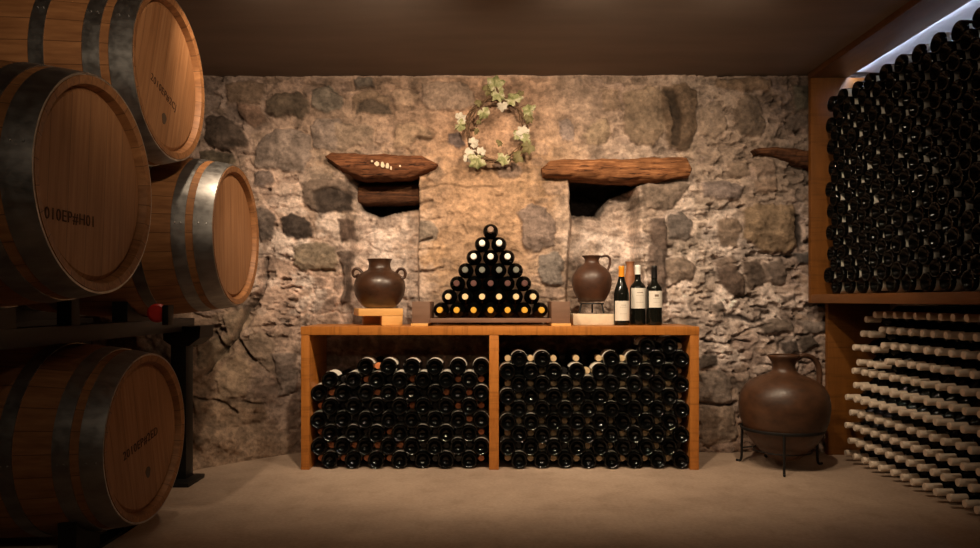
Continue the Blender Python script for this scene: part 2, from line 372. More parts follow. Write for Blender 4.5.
    # ---- the big stones: outline (photo px on the wall plane), colour, relief
    ST = [
     ([(206,120),(213,115),(223,114),(236,124),(247,138),(248,146),(232,149),(210,148),(204,140)],(78,63,50),.035),
     ([(267,100),(276,93),(298,90),(307,99),(309,112),(300,118),(276,117),(266,110)],(92,76,58),.03),
     ([(256,150),(262,138),(275,131),(300,129),(311,136),(310,160),(304,172),(280,172),(254,170)],(132,112,94),.025),
     ([(311,126),(320,119),(340,119),(348,128),(346,146),(330,150),(312,147)],(128,108,90),.02),
     ([(224,84),(250,81),(264,85),(262,104),(246,106),(225,103)],(118,94,72),.018),
     ([(238,104),(262,106),(267,122),(255,127),(238,118)],(126,96,74),.018),
     ([(311,88),(328,85),(343,94),(341,110),(320,113),(310,104)],(112,98,80),.02),
     ([(199,152),(230,151),(238,160),(236,171),(202,171)],(84,72,54),.02),
     ([(253,173),(272,172),(276,184),(262,189),(253,186)],(110,92,78),.015),
     ([(300,181),(318,177),(340,179),(350,190),(346,210),(316,211),(301,199)],(98,80,64),.03),
     ([(312,190),(330,187),(350,194),(346,210),(318,211)],(62,50,40),.01),
     ([(281,220),(292,214),(306,216),(312,230),(311,239),(298,240),(283,233)],(44,36,30),.03),
     ([(294,246),(310,243),(336,245),(339,262),(332,271),(300,269),(293,262)],(134,114,88),.03),
     ([(256,210),(272,209),(277,222),(272,240),(258,241)],(88,74,62),.02),
     ([(337,218),(350,215),(352,238),(340,241)],(84,64,50),.01),
     ([(338,250),(350,248),(352,300),(340,306),(344,275)],(92,74,60),.02),
     ([(354,93),(372,90),(389,95),(391,112),(372,116),(353,108)],(120,96,72),.02),
     ([(358,103),(372,100),(389,104),(390,113),(372,115),(358,112)],(74,60,46),.004),
     ([(421,86),(438,82),(462,82),(475,92),(476,106),(460,112),(430,112),(420,104)],(128,104,82),.03),
     ([(391,91),(404,88),(418,95),(414,107),(394,107)],(140,112,86),.015),
     ([(354,78),(372,77),(375,87),(356,88)],(92,80,66),.02),
     ([(395,124),(414,121),(431,130),(433,138),(420,139),(408,150),(392,148)],(140,112,84),.022),
     ([(333,124),(352,122),(372,128),(374,146),(340,150)],(136,112,88),.018),
     ([(448,133),(460,131),(465,143),(456,149),(447,143)],(98,82,72),.005),  # shadow of a wreath leaf, painted as a dark patch
     ([(492,165),(512,164),(525,169),(520,176),(498,175)],(134,108,86),.01),
     ([(418,222),(432,221),(440,232),(436,240),(419,240)],(140,120,98),.015),
     ([(428,168),(440,166),(446,176),(438,182),(428,180)],(146,116,88),.012),
     ([(518,210),(530,203),(546,207),(556,222),(557,244),(540,252),(522,249)],(116,96,80),.03),
     ([(540,256),(556,252),(563,262),(562,284),(544,288),(537,278)],(112,100,86),.03),
     ([(556,120),(568,116),(576,128),(574,143),(560,141)],(128,108,92),.014),
     ([(590,122),(606,118),(612,134),(604,146),(586,146),(582,134)],(138,114,86),.02),
     ([(602,89),(620,87),(623,111),(604,112)],(124,100,76),.015),
     ([(625,90),(645,86),(663,90),(664,130),(656,146),(630,140),(624,118)],(120,98,74),.026),
     ([(662,88),(684,83),(697,92),(696,130),(686,150),(666,148),(662,120)],(90,70,50),.03),
     ([(664,90),(672,88),(680,120),(678,146),(668,146),(671,118)],(52,40,28),-.004),
     ([(643,184),(660,181),(690,183),(672,208),(645,210)],(124,104,84),.03),
     ([(650,219),(664,217),(668,235),(665,300),(652,305),(648,250)],(92,74,60),.03),
     ([(668,214),(684,211),(693,222),(686,243),(669,240)],(94,82,70),.022),
     ([(665,260),(684,256),(698,268),(692,279),(672,284),(664,276)],(116,96,76),.028),
     ([(735,100),(746,94),(756,96),(765,118),(762,134),(742,134),(735,122)],(100,82,64),.026),
     ([(713,79),(740,77),(771,78),(770,90),(738,91),(714,88)],(116,92,68),.018),
     ([(791,86),(808,84),(812,108),(796,112)],(86,78,62),.02),
     ([(788,116),(809,114),(812,131),(790,132)],(112,94,78),.018),
     ([(700,110),(720,104),(728,124),(716,140),(700,134)],(130,108,86),.014),
     ([(745,210),(760,205),(790,203),(797,222),(801,246),(786,256),(762,252),(743,240)],(126,102,74),.04),
     ([(702,183),(722,179),(744,186),(742,198),(716,201),(702,196)],(122,104,90),.02),
     ([(729,162),(747,160),(750,175),(730,176)],(126,104,82),.02),
     ([(752,162),(773,160),(776,175),(754,176)],(122,100,80),.02),
     ([(753,180),(776,178),(778,191),(755,194)],(130,106,84),.018),
     ([(717,219),(736,216),(742,230),(738,246),(720,245)],(124,102,80),.02),
     ([(795,216),(800,214),(806,244),(800,252),(797,240)],(44,36,30),-.03),
     ([(714,259),(734,256),(737,265),(716,269)],(110,90,72),.014),
     ([(715,268),(732,265),(748,278),(746,293),(728,294),(718,284)],(84,66,52),.022),
     ([(741,262),(757,259),(766,276),(764,286),(752,287)],(86,70,56),.022),
     ([(761,263),(782,260),(786,274),(782,285),(764,282)],(96,80,66),.022),
     ([(795,254),(812,252),(814,264),(800,267)],(84,76,68),.02),
     ([(711,303),(722,301),(727,311),(714,315)],(94,80,66),.016),
     ([(779,295),(794,294),(795,300),(781,301)],(96,80,66),.01),
     ([(758,323),(776,320),(794,322),(792,332),(762,332)],(104,88,72),.018),
     ([(801,321),(818,318),(830,322),(828,334),(804,335)],(122,106,90),.022),
     ([(798,338),(812,335),(818,348),(802,352)],(78,66,54),.02),
     ([(722,313),(740,315),(766,319),(764,323),(738,320),(722,317)],(56,44,36),-.02),
     ([(752,306),(772,308),(772,312),(752,311)],(66,52,42),-.014),
     ([(700,374),(716,370),(731,378),(733,400),(716,405),(699,402)],(122,104,86),.03),
     ([(699,408),(716,406),(734,406),(735,440),(700,446)],(128,106,84),.03),
     ([(700,356),(716,354),(719,366),(702,369)],(76,64,52),.018),
     ([(780,341),(796,339),(800,352),(784,353)],(70,58,48),.016),
     ([(736,376),(752,374),(756,392),(738,394)],(134,112,92),.02),
     ([(222,318),(244,306),(252,318),(240,338),(226,344)],(136,112,86),.008),
     ([(196,345),(226,336),(232,350),(214,370),(198,366)],(140,116,88),.010),
     ([(240,346),(262,330),(276,344),(270,372),(252,360)],(128,106,84),.012),
     ([(272,356),(296,352),(298,392),(280,396)],(116,98,82),.02),
     ([(214,374),(240,352),(252,368),(244,396),(220,402)],(146,120,92),.012),
     ([(192,398),(230,404),(262,398),(268,420),(230,428),(194,424)],(132,106,80),.014),
    ]
    smask = np.zeros((H, W))
    for poly, rgb, hh in ST:
        px = [p[0] for p in poly]; py = [p[1] for p in poly]
        sx = (gx[0] > min(px) - 14) & (gx[0] < max(px) + 14); sy = (gy[:, 0] > min(py) - 14) & (gy[:, 0] < max(py) + 14)
        ii = np.ix_(sy, sx)
        d = poly_sdf(poly, wx[ii], wy[ii])
        size = min(max(px) - min(px), max(py) - min(py))
        mk = sstep(-1.2, 1.6, d)
        c = np.array(lin(rgb))
        cc = c * (1 + (n_mid[ii] - .5) * .9 + (n_fine[ii] - .5) * .7 + (n_big[ii] - .5) * .5)[..., None]
        col[ii] = col[ii] * (1 - mk[..., None] * .93) + cc * mk[..., None] * .93
        dome = sstep(-1, max(4, size * .32), d)
        hs = hgt[ii]
        flat = (n_big[ii] - .5) * .035 + (n_mid[ii] - .5) * .022 + (n_fine[ii] - .5) * .009
        hs = hs * (1 - mk) + (flat + hh * (.35 + .65 * dome)) * mk
        # joint groove around the stone
        hs -= .006 * np.exp(-((d + 1.0) / 1.3) ** 2)
        hgt[ii] = hs; smask[ii] = np.maximum(smask[ii], mk)
    # ---- cracks
    CR = [([(266,258),(265,272),(264,287),(258,297),(249,308),(241,324),(237,336),(226,348),(214,362),(206,374)],1.7,.055),
          ([(212,334),(220,342),(227,350)],1.8,.05),([(237,336),(246,352),(254,362)],1.5,.04),
          ([(281,289),(292,287),(300,289)],1.2,.03),([(323,270),(334,270)],1.4,.03),
          ([(418,139),(430,139),(433,137)],1.3,.03),([(418,190),(440,184),(470,187),(500,185)],.9,.012),
          ([(420,203),(432,200)],1.1,.02),([(418,241),(432,238)],1.2,.025),([(418,272),(432,270),(444,267)],1.2,.025),([(424,222),(440,218)],1,.015),
          ([(420,250),(440,249)],1,.012),([(496,195),(502,194)],1.2,.02),([(462,226),(468,234)],1,.01),
          ([(342,89),(380,88)],1,.015),([(300,81),(325,86),(345,96)],1,.02),
          ([(776,98),(772,104)],1.6,.04),([(790,76),(788,90)],1.5,.03),([(680,212),(716,210),(745,206)],1,.014),
          ([(705,298),(714,297)],1.6,.03),([(748,255),(780,257),(796,256)],1.2,.02),([(700,340),(724,345),(745,330),(770,324)],1,.018),
          ([(188,398),(220,400),(236,412)],1.4,.03),([(240,402),(262,404)],1,.015),([(600,404),(620,404)],1,.01),([(700,403),(734,405)],1.2,.03)]
    for pl, w, dp in CR:
        d = line_dist(pl, wx * .45 + gx * .55, wy * .45 + gy * .55)
        g = np.exp(-(d / w) ** 2)
        hgt -= dp * g; col *= (1 - .45 * g)[..., None]
    st1 = fbm(gx * .35, gy, 7, 4, 81, .6); st2 = fbm(gx * .5 + 40, gy, 3.2, 3, 85, .6)
    col *= (1 + (st1 - .5) * .55 + (st2 - .5) * .45)[..., None]
    hgt += (st1 - .5) * .012 + (st2 - .5) * .006
    fl = sstep(.66, .70, fbm(gx * .45, gy, 8, 4, 88, .55)) * (.25 + .75 * sstep(640, 720, gx) + .5 * (gx < 300)) * (gy < 350)
    fl = fl * (1 - .85 * smask); hgt -= .02 * np.clip(fl, 0, 1); col *= (1 - .3 * np.clip(fl, 0, 1))[..., None]
    # thin lighter plaster line under the ceiling
    top = (1 - sstep(76, 78.5, gy))
    col = col * (1 - .6 * top[..., None]) + np.array(lin((160, 134, 110))) * .6 * top[..., None]
    # bedrock foot running out into the room, lower left
    base = np.clip(.11 + (276 - gx) * .0040, 0, .62)
    prof = sstep(235, 470, gy + (fbm(gx, gy, 40, 3, 61) - .5) * 40) ** .9
    b = base * prof * (gx < 330) * (1 + (fbm(gx, gy, 26, 3, 62) - .5) * .5 * (1 - sstep(430, 468, gy)))
    crk = np.interp(gy, [250, 272, 287, 308, 336, 348, 374, 400], [268, 265, 264, 249, 237, 226, 206, 170])
    b += .035 * (1 - sstep(crk - 9, crk + 2, gx)) * sstep(250, 275, gy) * (1 - sstep(395, 440, gy))
    # niches
    def recess(poly, depth, soft, w=.4):
        d = poly_sdf(poly, wx * w + gx * (1 - w), wy * w + gy * (1 - w))
        return depth * sstep(-soft / 2, soft / 2, d)
    nl = [(347,176),(417,176),(417.5,330),(350,330),(346,290),(351,240),(346,215)]
    rec = recess(nl, .17, 5)
    lft = sstep(344, 362, gx)
    rec = np.where(gx < 372, rec * (.25 + .75 * lft), rec)
    nr = [(570,178),(634,178),(640,205),(637,230),(647,330),(566,330),(569,260),(573,215)]
    rec = np.maximum(rec, recess(nr, .18, 7))
    rec = np.maximum(rec, recess([(357,174),(418,174),(417.5,205),(396,208),(376,213),(358,206),(355,190)], .5, 2.5, .25))
    rec = np.maximum(rec, recess([(574,176),(662,176),(640,184),(614,194),(606,203),(602,213),(574,211),(572,200)], .52, 2.5, .3))
    hole_shade = np.maximum(recess([(355,172),(419,172),(418,207),(397,210),(376,215),(356,208)], 1, 6, .3), recess([(571,174),(664,174),(640,186),(616,196),(604,216),(572,214)], 1, 6, .3))
    col *= (1 - .8 * hole_shade)[..., None]     # shade of the two deep holes, painted into the stone colour
    hgt *= np.where(rec > .1, 1.2, 1)
    disp = hgt + b - rec
    dep = D0 - disp
    # the outward foot keeps the floor line where the ledge meets the ground
    sc = (D0 - b) / D0
    VX = (gx - CX) * D0 / F * sc
    VZ = CH + (HY - gy) * D0 / F * sc
    VY = dep
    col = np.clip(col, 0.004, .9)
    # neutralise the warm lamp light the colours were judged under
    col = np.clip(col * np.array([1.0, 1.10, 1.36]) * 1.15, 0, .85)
    co = np.stack([VX, VY, VZ], -1).reshape(-1, 3).astype(np.float32)
    idx = np.arange(H * W).reshape(H, W)
    q = np.stack([idx[:-1, :-1], idx[1:, :-1], idx[1:, 1:], idx[:-1, 1:]], -1).reshape(-1, 4)
    me = bpy.data.meshes.new('wall_back')
    nv, nq = len(co), len(q)
    me.vertices.add(nv); me.vertices.foreach_set('co', co.ravel())
    me.loops.add(nq * 4); me.loops.foreach_set('vertex_index', q.ravel().astype(np.int32))
    me.polygons.add(nq); me.polygons.foreach_set('loop_start', np.arange(0, nq * 4, 4, dtype=np.int32))
    me.update(calc_edges=True); me.validate()
    me.polygons.foreach_set('use_smooth', np.ones(nq, bool))
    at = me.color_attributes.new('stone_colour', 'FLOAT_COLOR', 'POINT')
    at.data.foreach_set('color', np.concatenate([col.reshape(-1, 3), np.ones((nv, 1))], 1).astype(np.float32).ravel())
    t = NT('rubble_masonry')
    a = t.n('ShaderNodeVertexColor', layer_name='stone_colour')
    v = t.coords()
    n = t.noise(60, 7, v, .72); n2 = t.noise(300, 3, v, .6); n0 = t.noise(22, 5, v, .65)
    c = t.mix(1.0, a.outputs['Color'], t.ramp(n, [(.3, .62), (.5, 1.0), (.72, 1.25)]), 'MULTIPLY')
    c = t.mix(1.0, c, t.ramp(n0, [(.32, .72), (.5, 1.0), (.7, 1.2)]), 'MULTIPLY')
    t.bump(t.math('ADD', t.math('MULTIPLY', n, .8), t.math('MULTIPLY', n2, .35)), .75, .012)
    me.materials.append(t.out(c, .88, 0, .25))
    o = bpy.data.objects.new('wall_back', me); C.objects.link(o); struct(o)
    o['label'] = 'rough rubble stone wall with two niches behind the console'
    return o
build_wall()

# ------------------------------------------------------------------ room shell
CEIL = 2.105
def slab(name, x0, x1, y0, y1, z0, z1, mat):
    bm = bmesh.new(); box(bm, x0, x1, y0, y1, z0, z1); return struct(finish(bm, name, mat, smooth=False))
t = NT('concrete_floor')
v = t.coords()
n = t.noise(1.6, 6, v, .6); n2 = t.noise(9, 5, v, .6); n3 = t.noise(70, 3, v)
c = t.ramp(n, [(.32, lin((148, 127, 112))), (.55, lin((178, 155, 137))), (.72, lin((194, 171, 153)))])
c = t.mix(t.ramp(n2, [(.5, 0.0), (.74, .38)]), c, lin((112, 90, 70)))
c = t.mix(.25, c, t.ramp(n3, [(.3, lin((140, 118, 98))), (.7, lin((196, 174, 150)))]))
t.bump(t.math('ADD', n2, t.math('MULTIPLY', n3, .3)), .18, .006)
slab('floor', -2.4, 2.4, -1.7, 4.75, -.12, 0, t.out(c, .72, 0, .25))
t = NT('ceiling_paint')
v = t.coords((.7, 3, 1))
n = t.noise(2.2, 4, v)
c = t.ramp(n, [(.3, lin((124, 112, 104))), (.7, lin((136, 123, 114)))])
slab('ceiling', -2.4, 2.4, -1.7, 4.75, CEIL, CEIL + .12, t.out(c, .9, 0, .15))
m_plaster = plain('dark_plaster', lin((110, 90, 74)), .9, 0, .3, 6, .3)
m_plaster_r = plain('pale_plaster', lin((176, 166, 156)), .9, 0, .15, 6, .2)
slab('wall_left', -2.4, -2.26, -1.7, 4.75, 0, CEIL, m_plaster)
slab('wall_right', 2.2, 2.4, -1.7, 4.75, 0, CEIL, m_plaster_r)
slab('wall_front', -2.26, 2.2, -1.7, -1.55, 0, CEIL, m_plaster)
slab('wall_outer', -2.26, 2.2, 4.62, 4.75, 0, CEIL, m_plaster)

# ------------------------------------------------------------------ lintels
def beam(name, label, poly, d0, depth, mat, gnarl=.006, seed=0, cat='beam'):
    # poly: outline on the wall face in (px,py); a rounded timber with that outline, `depth` deep into the wall
    rng = random.Random(seed)
    xs = [p[0] for p in poly]; x0, x1 = min(xs), max(xs)
    n = 110; bm = bmesh.new(); rings = []
    def span(px):
        ys = []
        for (ax, ay), (bx, by) in zip(poly, poly[1:] + poly[:1]):
            if (ax <= px < bx) or (bx <= px < ax): ys.append(ay + (by - ay) * (px - ax) / (bx - ax))
        return (min(ys), max(ys)) if len(ys) >= 2 else None
    K = 36
    ph = [rng.random() * 6 for _ in range(8)]
    for i in range(n + 1):
        u = .004 + .992 * i / n
        px = x0 + (x1 - x0) * u
        s = span(px)
        if not s: continue
        zt, zb = Z(s[0], d0), Z(s[1], d0)
        zc, hz = (zt + zb) / 2, max((zt - zb) / 2, .004)
        endr = min(1, (1 - abs(2 * u - 1)) * 12) ** .5
        ring = []
        for k in range(K):
            a = 2 * PI * k / K
            cy, cz = math.cos(a), math.sin(a)
            ex = .55
            cy = math.copysign(abs(cy) ** ex, cy); cz = math.copysign(abs(cz) ** ex, cz)
            aa = a * 3
            g = 1 + gnarl * 14 * (math.sin(aa * 1.33 + ph[0] + 3 * math.sin(u * 5 + ph[1])) * .35 + math.sin(u * 23 + a * 2 + ph[2]) * .35 + math.sin(a * 7 + u * 11 + ph[3] + math.sin(u * 31)) * .3 + math.sin(a * 12 + u * 6 + ph[4]) * .2 + math.sin(u * 71 + a * 3 + ph[5]) * .18)
            ring.append(bm.verts.new((X(px, d0), d0 + depth / 2 - .03 + cy * depth / 2 * g * (.8 + .2 * endr), zc + cz * hz * g)))
        rings.append(ring)
    for A, B in zip(rings, rings[1:]):
        for k in range(K): bm.faces.new((A[k], A[(k + 1) % K], B[(k + 1) % K], B[k]))
    bm.faces.new(rings[0]); bm.faces.new(rings[-1][::-1])
    o = finish(bm, name, mat, ang=.9)
    # origin at the beam itself
    c = Vector((X((x0 + x1) / 2, d0), d0, Z(sum(p[1] for p in poly) / len(poly), d0)))
    o.data.transform(Matrix.Translation(-c)); o.location = c
    return tag(o, label, cat)
beam('lintel', 'weathered reddish timber lintel with pale patches over the left niche', [(325,157),(333,152),(360,153),(383,153),(421,155),(438,164),(436,168),(427,172),(406,178),(365,179),(342,172)], 3.98, .22, m_lintel_l, .006, 1)
beam('lintel', 'long orange-brown split timber lintel over the right niche', [(541,168),(550,160),(576,158),(631,158),(671,156),(686,157),(692,169),(690,176),(657,182),(613,181),(576,178),(543,177)], 3.98, .24, m_lintel, .006, 2)
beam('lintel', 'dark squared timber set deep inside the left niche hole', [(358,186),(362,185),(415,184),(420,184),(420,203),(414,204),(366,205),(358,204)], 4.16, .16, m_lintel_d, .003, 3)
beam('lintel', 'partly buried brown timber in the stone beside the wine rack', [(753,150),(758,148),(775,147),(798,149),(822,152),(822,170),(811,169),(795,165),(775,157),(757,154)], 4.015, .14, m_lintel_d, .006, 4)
# white lime splashes on the left lintel belong to it
bm = bmesh.new()
rng = random.Random(3)
for px, py, w, h in ((377,163.5,5,4.5),(382.5,165,4,6),(387.5,166,3.5,5.5),(372,161,2.4,2),(391,168,2,3.5),(400,166,2,2)):
    c = P(px, py, 3.944)
    vs = [bm.verts.new(c + Vector((math.cos(a) * w * .5 / 182 * (.7 + .5 * rng.random()), 0, math.sin(a) * h * .5 / 182 * (.7 + .5 * rng.random())))) for a in [2 * PI * k / 11 for k in range(11)]]
    f = bm.faces.new(vs); r = bmesh.ops.extrude_face_region(bm, geom=[f])
    for vv in r['geom']:
        if isinstance(vv, bmesh.types.BMVert): vv.co.y += .02
lin_left = bpy.data.objects['lintel']
o = finish(bm, 'lime_splash', m_stone_w, lin_left, smooth=False); o.matrix_parent_inverse = Matrix.Translation(-lin_left.location)
o['label'] = 'white lime splashes on the timber'

# ------------------------------------------------------------------ console
CF, CB = 3.60, 3.985          # front, back
cons = thing('console', 'low orange-brown wooden wine console with two open compartments', 'console', ((X(300, CF) + X(700, CF)) / 2, (CF + CB) / 2, 0))
def part(name, mat, parent, fn, smooth=True):
    bm = bmesh.new(); fn(bm); o = finish(bm, name, mat, parent, smooth)
    o.location = -Vector(parent.location) if parent else (0, 0, 0)
    return o
TOP = .7175
part('top', m_console, cons, lambda bm: box(bm, X(300.5, CF), X(699.5, CF), CF, CB, TOP - .043, TOP, .004))
part('side_panel', m_console_v, cons, lambda bm: box(bm, X(300.8, CF), X(309.3, CF), CF + .002, CB, 0, TOP - .043, .003))
part('side_panel', m_console_v, cons, lambda bm: box(bm, X(690.3, CF), X(699.2, CF), CF + .002, CB, 0, TOP - .043, .003))
part('divider', m_console_v, cons, lambda bm: box(bm, X(489.2, CF), X(498.8, CF), CF + .002, CB, 0, TOP - .043, .003))

# ------------------------------------------------------------------ bottles
BR, BH = .0423, .30
def prof_bordeaux(r, h):
    return [(0, .026), (r * .16, .0252), (r * .34, .022), (r * .52, .0155), (r * .66, .008), (r * .76, .0028), (r * .84, .0004), (r * .91, .0010), (r * .985, .006), (r, .014), (r, h * .60), (r * .985, h * .625), (r * .90, h * .655), (r * .70, h * .69), (r * .48, h * .72), (r * .385, h * .75), (r * .36, h * .80), (r * .345, h * .95), (r * .375, h * .955), (r * .375, h * .985), (r * .33, h), (0, h)]
def prof_burgundy(r, h):
    return [(0, .026), (r * .16, .0252), (r * .34, .022), (r * .52, .0155), (r * .66, .008), (r * .76, .0028), (r * .84, .0004), (r * .91, .0010), (r * .985, .006), (r, .014), (r, h * .50), (r * .97, h * .55), (r * .86, h * .61), (r * .68, h * .68), (r * .51, h * .745), (r * .40, h * .80), (r * .355, h * .85), (r * .345, h * .95), (r * .375, h * .955), (r * .375, h * .985), (r * .33, h), (0, h)]
def body_mesh(prof, seg=28):
    bm = bmesh.new(); lathe(bm, prof, seg); return bm
def cap_mesh(r, h, z0=.80, grow=.0005):
    bm = bmesh.new()
    lathe(bm, [(r * .372, h * z0), (r * .372 + grow, h * z0), (r * .352 + grow, h * .945), (r * .378 + grow, h * .957), (r * .378 + grow, h * .985), (r * .34 + grow, h + .0015), (0, h + .0022)], 20); return bm
def label_mesh(r, z0, z1, half, grow=.0007):
    bm = bmesh.new()
    lathe(bm, [(r + .0001, z0), (r + grow, z0), (r + grow, z1), (r + .0001, z1)], 22, a0=PI / 2 - half, a1=PI / 2 + half); return bm
def wine_bottle(name, label, group, prof, r, h, glass, lab=None, cap=None, capz=.80):
    t = thing(name, label, 'bottle', (0, 0, 0), (0, 0, 0), group)
    finish(body_mesh(prof(r, h)), 'glass_body', glass, t)
    if lab: finish(label_mesh(r, *lab[:3]), 'paper_label', lab[3] if len(lab) > 3 else m_label, t)
    if cap: finish(cap_mesh(r, h, capz), 'capsule', cap, t)
    return t
def dup(root, label=None, group=None, skip=()):
    r = root.copy(); C.objects.link(r)
    if label: r['label'] = label
    if group: r['group'] = group
    for ch in root.children:
        if ch.name.split('.')[0] in skip: continue
        c = ch.copy(); C.objects.link(c); c.parent = r
    return r
used = set()
BOTTLES = []       # (priority, prototype, location, rotation, label, group); placed once all are known
def put(proto, loc, tilt, roll, label, group, axis='X', prio=1.0):
    M = Matrix.Rotation(tilt, 4, axis) @ Matrix.Rotation(roll, 4, 'Z')
    BOTTLES.append((prio, proto, Vector(loc), M, label, group))
def place_bottles(limit):
    BOTTLES.sort(key=lambda b: b[0])
    rest = bmesh.new(); mats = []
    for i, (prio, proto, loc, M, label, group) in enumerate(BOTTLES):
        if i < limit:
            o = proto if proto.name not in used else dup(proto)
            used.add(proto.name)
            o['label'] = label; o['group'] = group
            o.location = loc; o.rotation_euler = M.to_euler()
        else:
            T = Matrix.Translation(loc) @ M
            for ch in proto.children:
                mt = ch.data.materials[0]
                if mt not in mats: mats.append(mt)
                f0 = len(rest.faces); v0 = len(rest.verts)
                rest.from_mesh(ch.data)
                rest.verts.ensure_lookup_table(); rest.faces.ensure_lookup_table()
                for v in rest.verts[v0:]: v.co = T @ v.co
                for f in rest.faces[f0:]: f.material_index = mats.index(mt)
    me = bpy.data.meshes.new('stacked_bottles'); rest.to_mesh(me); rest.free()
    for mt in mats: me.materials.append(mt)
    o = bpy.data.objects.new('stacked_bottles', me); C.objects.link(o)
    o['label'] = 'remaining dark wine bottles filling the gaps of the console and rack stacks'; o['category'] = 'bottles'; o['kind'] = 'stuff'
    for p in {b[1].name: b[1] for b in BOTTLES}.values():      # a prototype with no individual copy goes
        if p.name not in used:
            for ch in list(p.children): bpy.data.objects.remove(ch)
            bpy.data.objects.remove(p)
ORD = ['first', 'second', 'third', 'fourth', 'fifth', 'sixth', 'seventh', 'eighth', 'ninth', 'tenth', 'eleventh', 'twelfth', 'thirteenth', 'fourteenth', 'fifteenth', 'sixteenth', 'seventeenth', 'eighteenth', 'nineteenth', 'twentieth']

LAB = (.035, .135, R(78))
butt = wine_bottle('wine_bottle', '', '', prof_bordeaux, BR, BH, m_glass, LAB)
neck_tan = wine_bottle('wine_bottle', '', '', prof_bordeaux, BR, BH, m_glass, None, m_cap['tan'])
neck_blk = wine_bottle('wine_bottle', '', '', prof_bordeaux, BR, BH, m_glass, None, m_cap['black'])
neck_or = wine_bottle('wine_bottle', '', '', prof_bordeaux, BR, BH, m_glass, None, m_cap['orange'])
FY = CF + .012     # plane of the foremost bottle bases
# label faces +y locally (angle PI/2); lying base-out (tilt -90 about X) local +y points to -z, so roll PI turns it up
def base_out(x, z, y, label, group, jit=.35):
    return put(butt, (x, y, z), -PI / 2 + random.uniform(-.006, .006), PI + random.uniform(-jit, jit), label, group)
def neck_out(proto, x, z, label, group, prio):
    return put(proto, (x, CB - .006 + random.uniform(-.012, .004), z), PI / 2, random.uniform(0, 6), label, group, prio=prio)
def compartment(nm, odd0, even0, pitch_px, vp, rows_b, rows_n, cap, capname, share):
    for r in range(len(rows_b)):
        z = .0428 + vp * r
        off, off2 = (odd0, even0) if r % 2 == 0 else (even0, odd0)
        for i, k in enumerate(rows_b[r]):
            x = X(off + pitch_px * k, FY)
            y = FY + random.uniform(0, .014)
            base_out(x + random.uniform(-.0012, .0012), z + random.uniform(-.0008, .0008), y,
                     f'dark wine bottle lying base-out, {ORD[i]} from left in {ORD[r]} row up, {nm} console compartment', f'base-out bottles in the {nm} console compartment')
        for i, k in enumerate(rows_n[r]):
            x = X(off2 + pitch_px * k, FY)
            neck_out(cap if r == len(rows_b) - 1 or random.random() < share else neck_blk, x, z, f'neck-out bottle, {capname} capsule, {ORD[i]} from left in {ORD[r]} row up, {nm} console half', f'neck-out bottles in the {nm} console compartment', 5 if r < len(rows_b) - 2 else 3)
R8 = list(range(8)); R7 = list(range(7))
compartment('left', 329.2, 318.0, 23.3, .0672,
            [R7, R8, R7, R8, R7, R8, R7, [2, 3, 4, 5, 6, 7]],
            [R8, R7, R8, R7, R8, R7, [1, 2, 3, 4, 5, 6, 7], [2]], neck_or, 'orange', .5)
compartment('right', 519.2, 508.0, 23.25, .0637,
            [R8, R8, R8, R8, R8, R8, R8, R8, [0, 1, 4, 5, 6, 7], [6, 7]],
            [R8, R8, R8, R8, R8, R8, R8, [0, 1, 2, 3, 4, 5, 6, 7], [0, 1, 2, 3, 4, 5, 6], [7]], neck_tan, 'tan', .9)

# pyramid of bottles in its cradle
cr = thing('bottle_cradle', 'dark brown wooden cradle holding the bottle pyramid on the console', 'cradle', (X(490, 3.72), 3.78, TOP))
CD = 3.645
part('end_block', m_cradle, cr, lambda bm: box(bm, X(412, CD), X(430, CD), CD, CD + .27, TOP + .014, Z(301.5, CD), .003))
part('end_block', m_cradle, cr, lambda bm: box(bm, X(551.5, CD), X(570, CD), CD, CD + .27, TOP + .014, Z(301.5, CD), .003))
o = part('foot', m_pale, cr, lambda bm: box(bm, X(411, CD), X(428, CD), CD - .006, CD + .27, TOP, TOP + .014, .002)); o['label'] = 'pale wooden foot strip'
o = part('foot', m_pale, cr, lambda bm: box(bm, X(551.5, CD), X(571, CD), CD - .006, CD + .27, TOP, TOP + .014, .002)); o['label'] = 'pale wooden foot strip'
part('front_rail', m_cradle, cr, lambda bm: box(bm, X(430, CD), X(551.5, CD), CD + .004, CD + .026, TOP + .018, TOP + .0405, .002))
part('back_rail', m_cradle, cr, lambda bm: box(bm, X(430, CD), X(551.5, CD), CD + .23, CD + .252, TOP + .018, TOP + .0405, .002))
PR, PH = .0404, .295
pyr = {k: wine_bottle('wine_bottle', '', '', prof_bordeaux, PR, PH, m_glass, None, m_cap[k], .80) for k in ('gold', 'straw', 'claret', 'grey', 'white', 'bronze')}
rowcap = [('gold', 'gold'), ('straw', 'straw'), ('claret', 'dark claret'), ('grey', 'dull grey'), ('white', 'white'), ('white', 'white'), ('bronze', 'bronze')]
pp = .0866
for r in range(7):
    k, kn = rowcap[r]
    for i in range(7 - r):
        x = X(490.6, CD) + (i - (6 - r) / 2) * pp
        z = TOP + .0405 + PR + r * .0684
        if r == 6: lb = 'single bottle with bronze capsule at the very top of the bottle pyramid'
        else: lb = f'bottle with {kn} capsule, {ORD[i]} from left in {ORD[r]} row up, bottle pyramid on console'
        put(pyr[k], (x, CD + .012 + PH + random.uniform(-.003, .003), z), PI / 2, random.uniform(0, 6), lb, 'pyramid of bottles on the console')

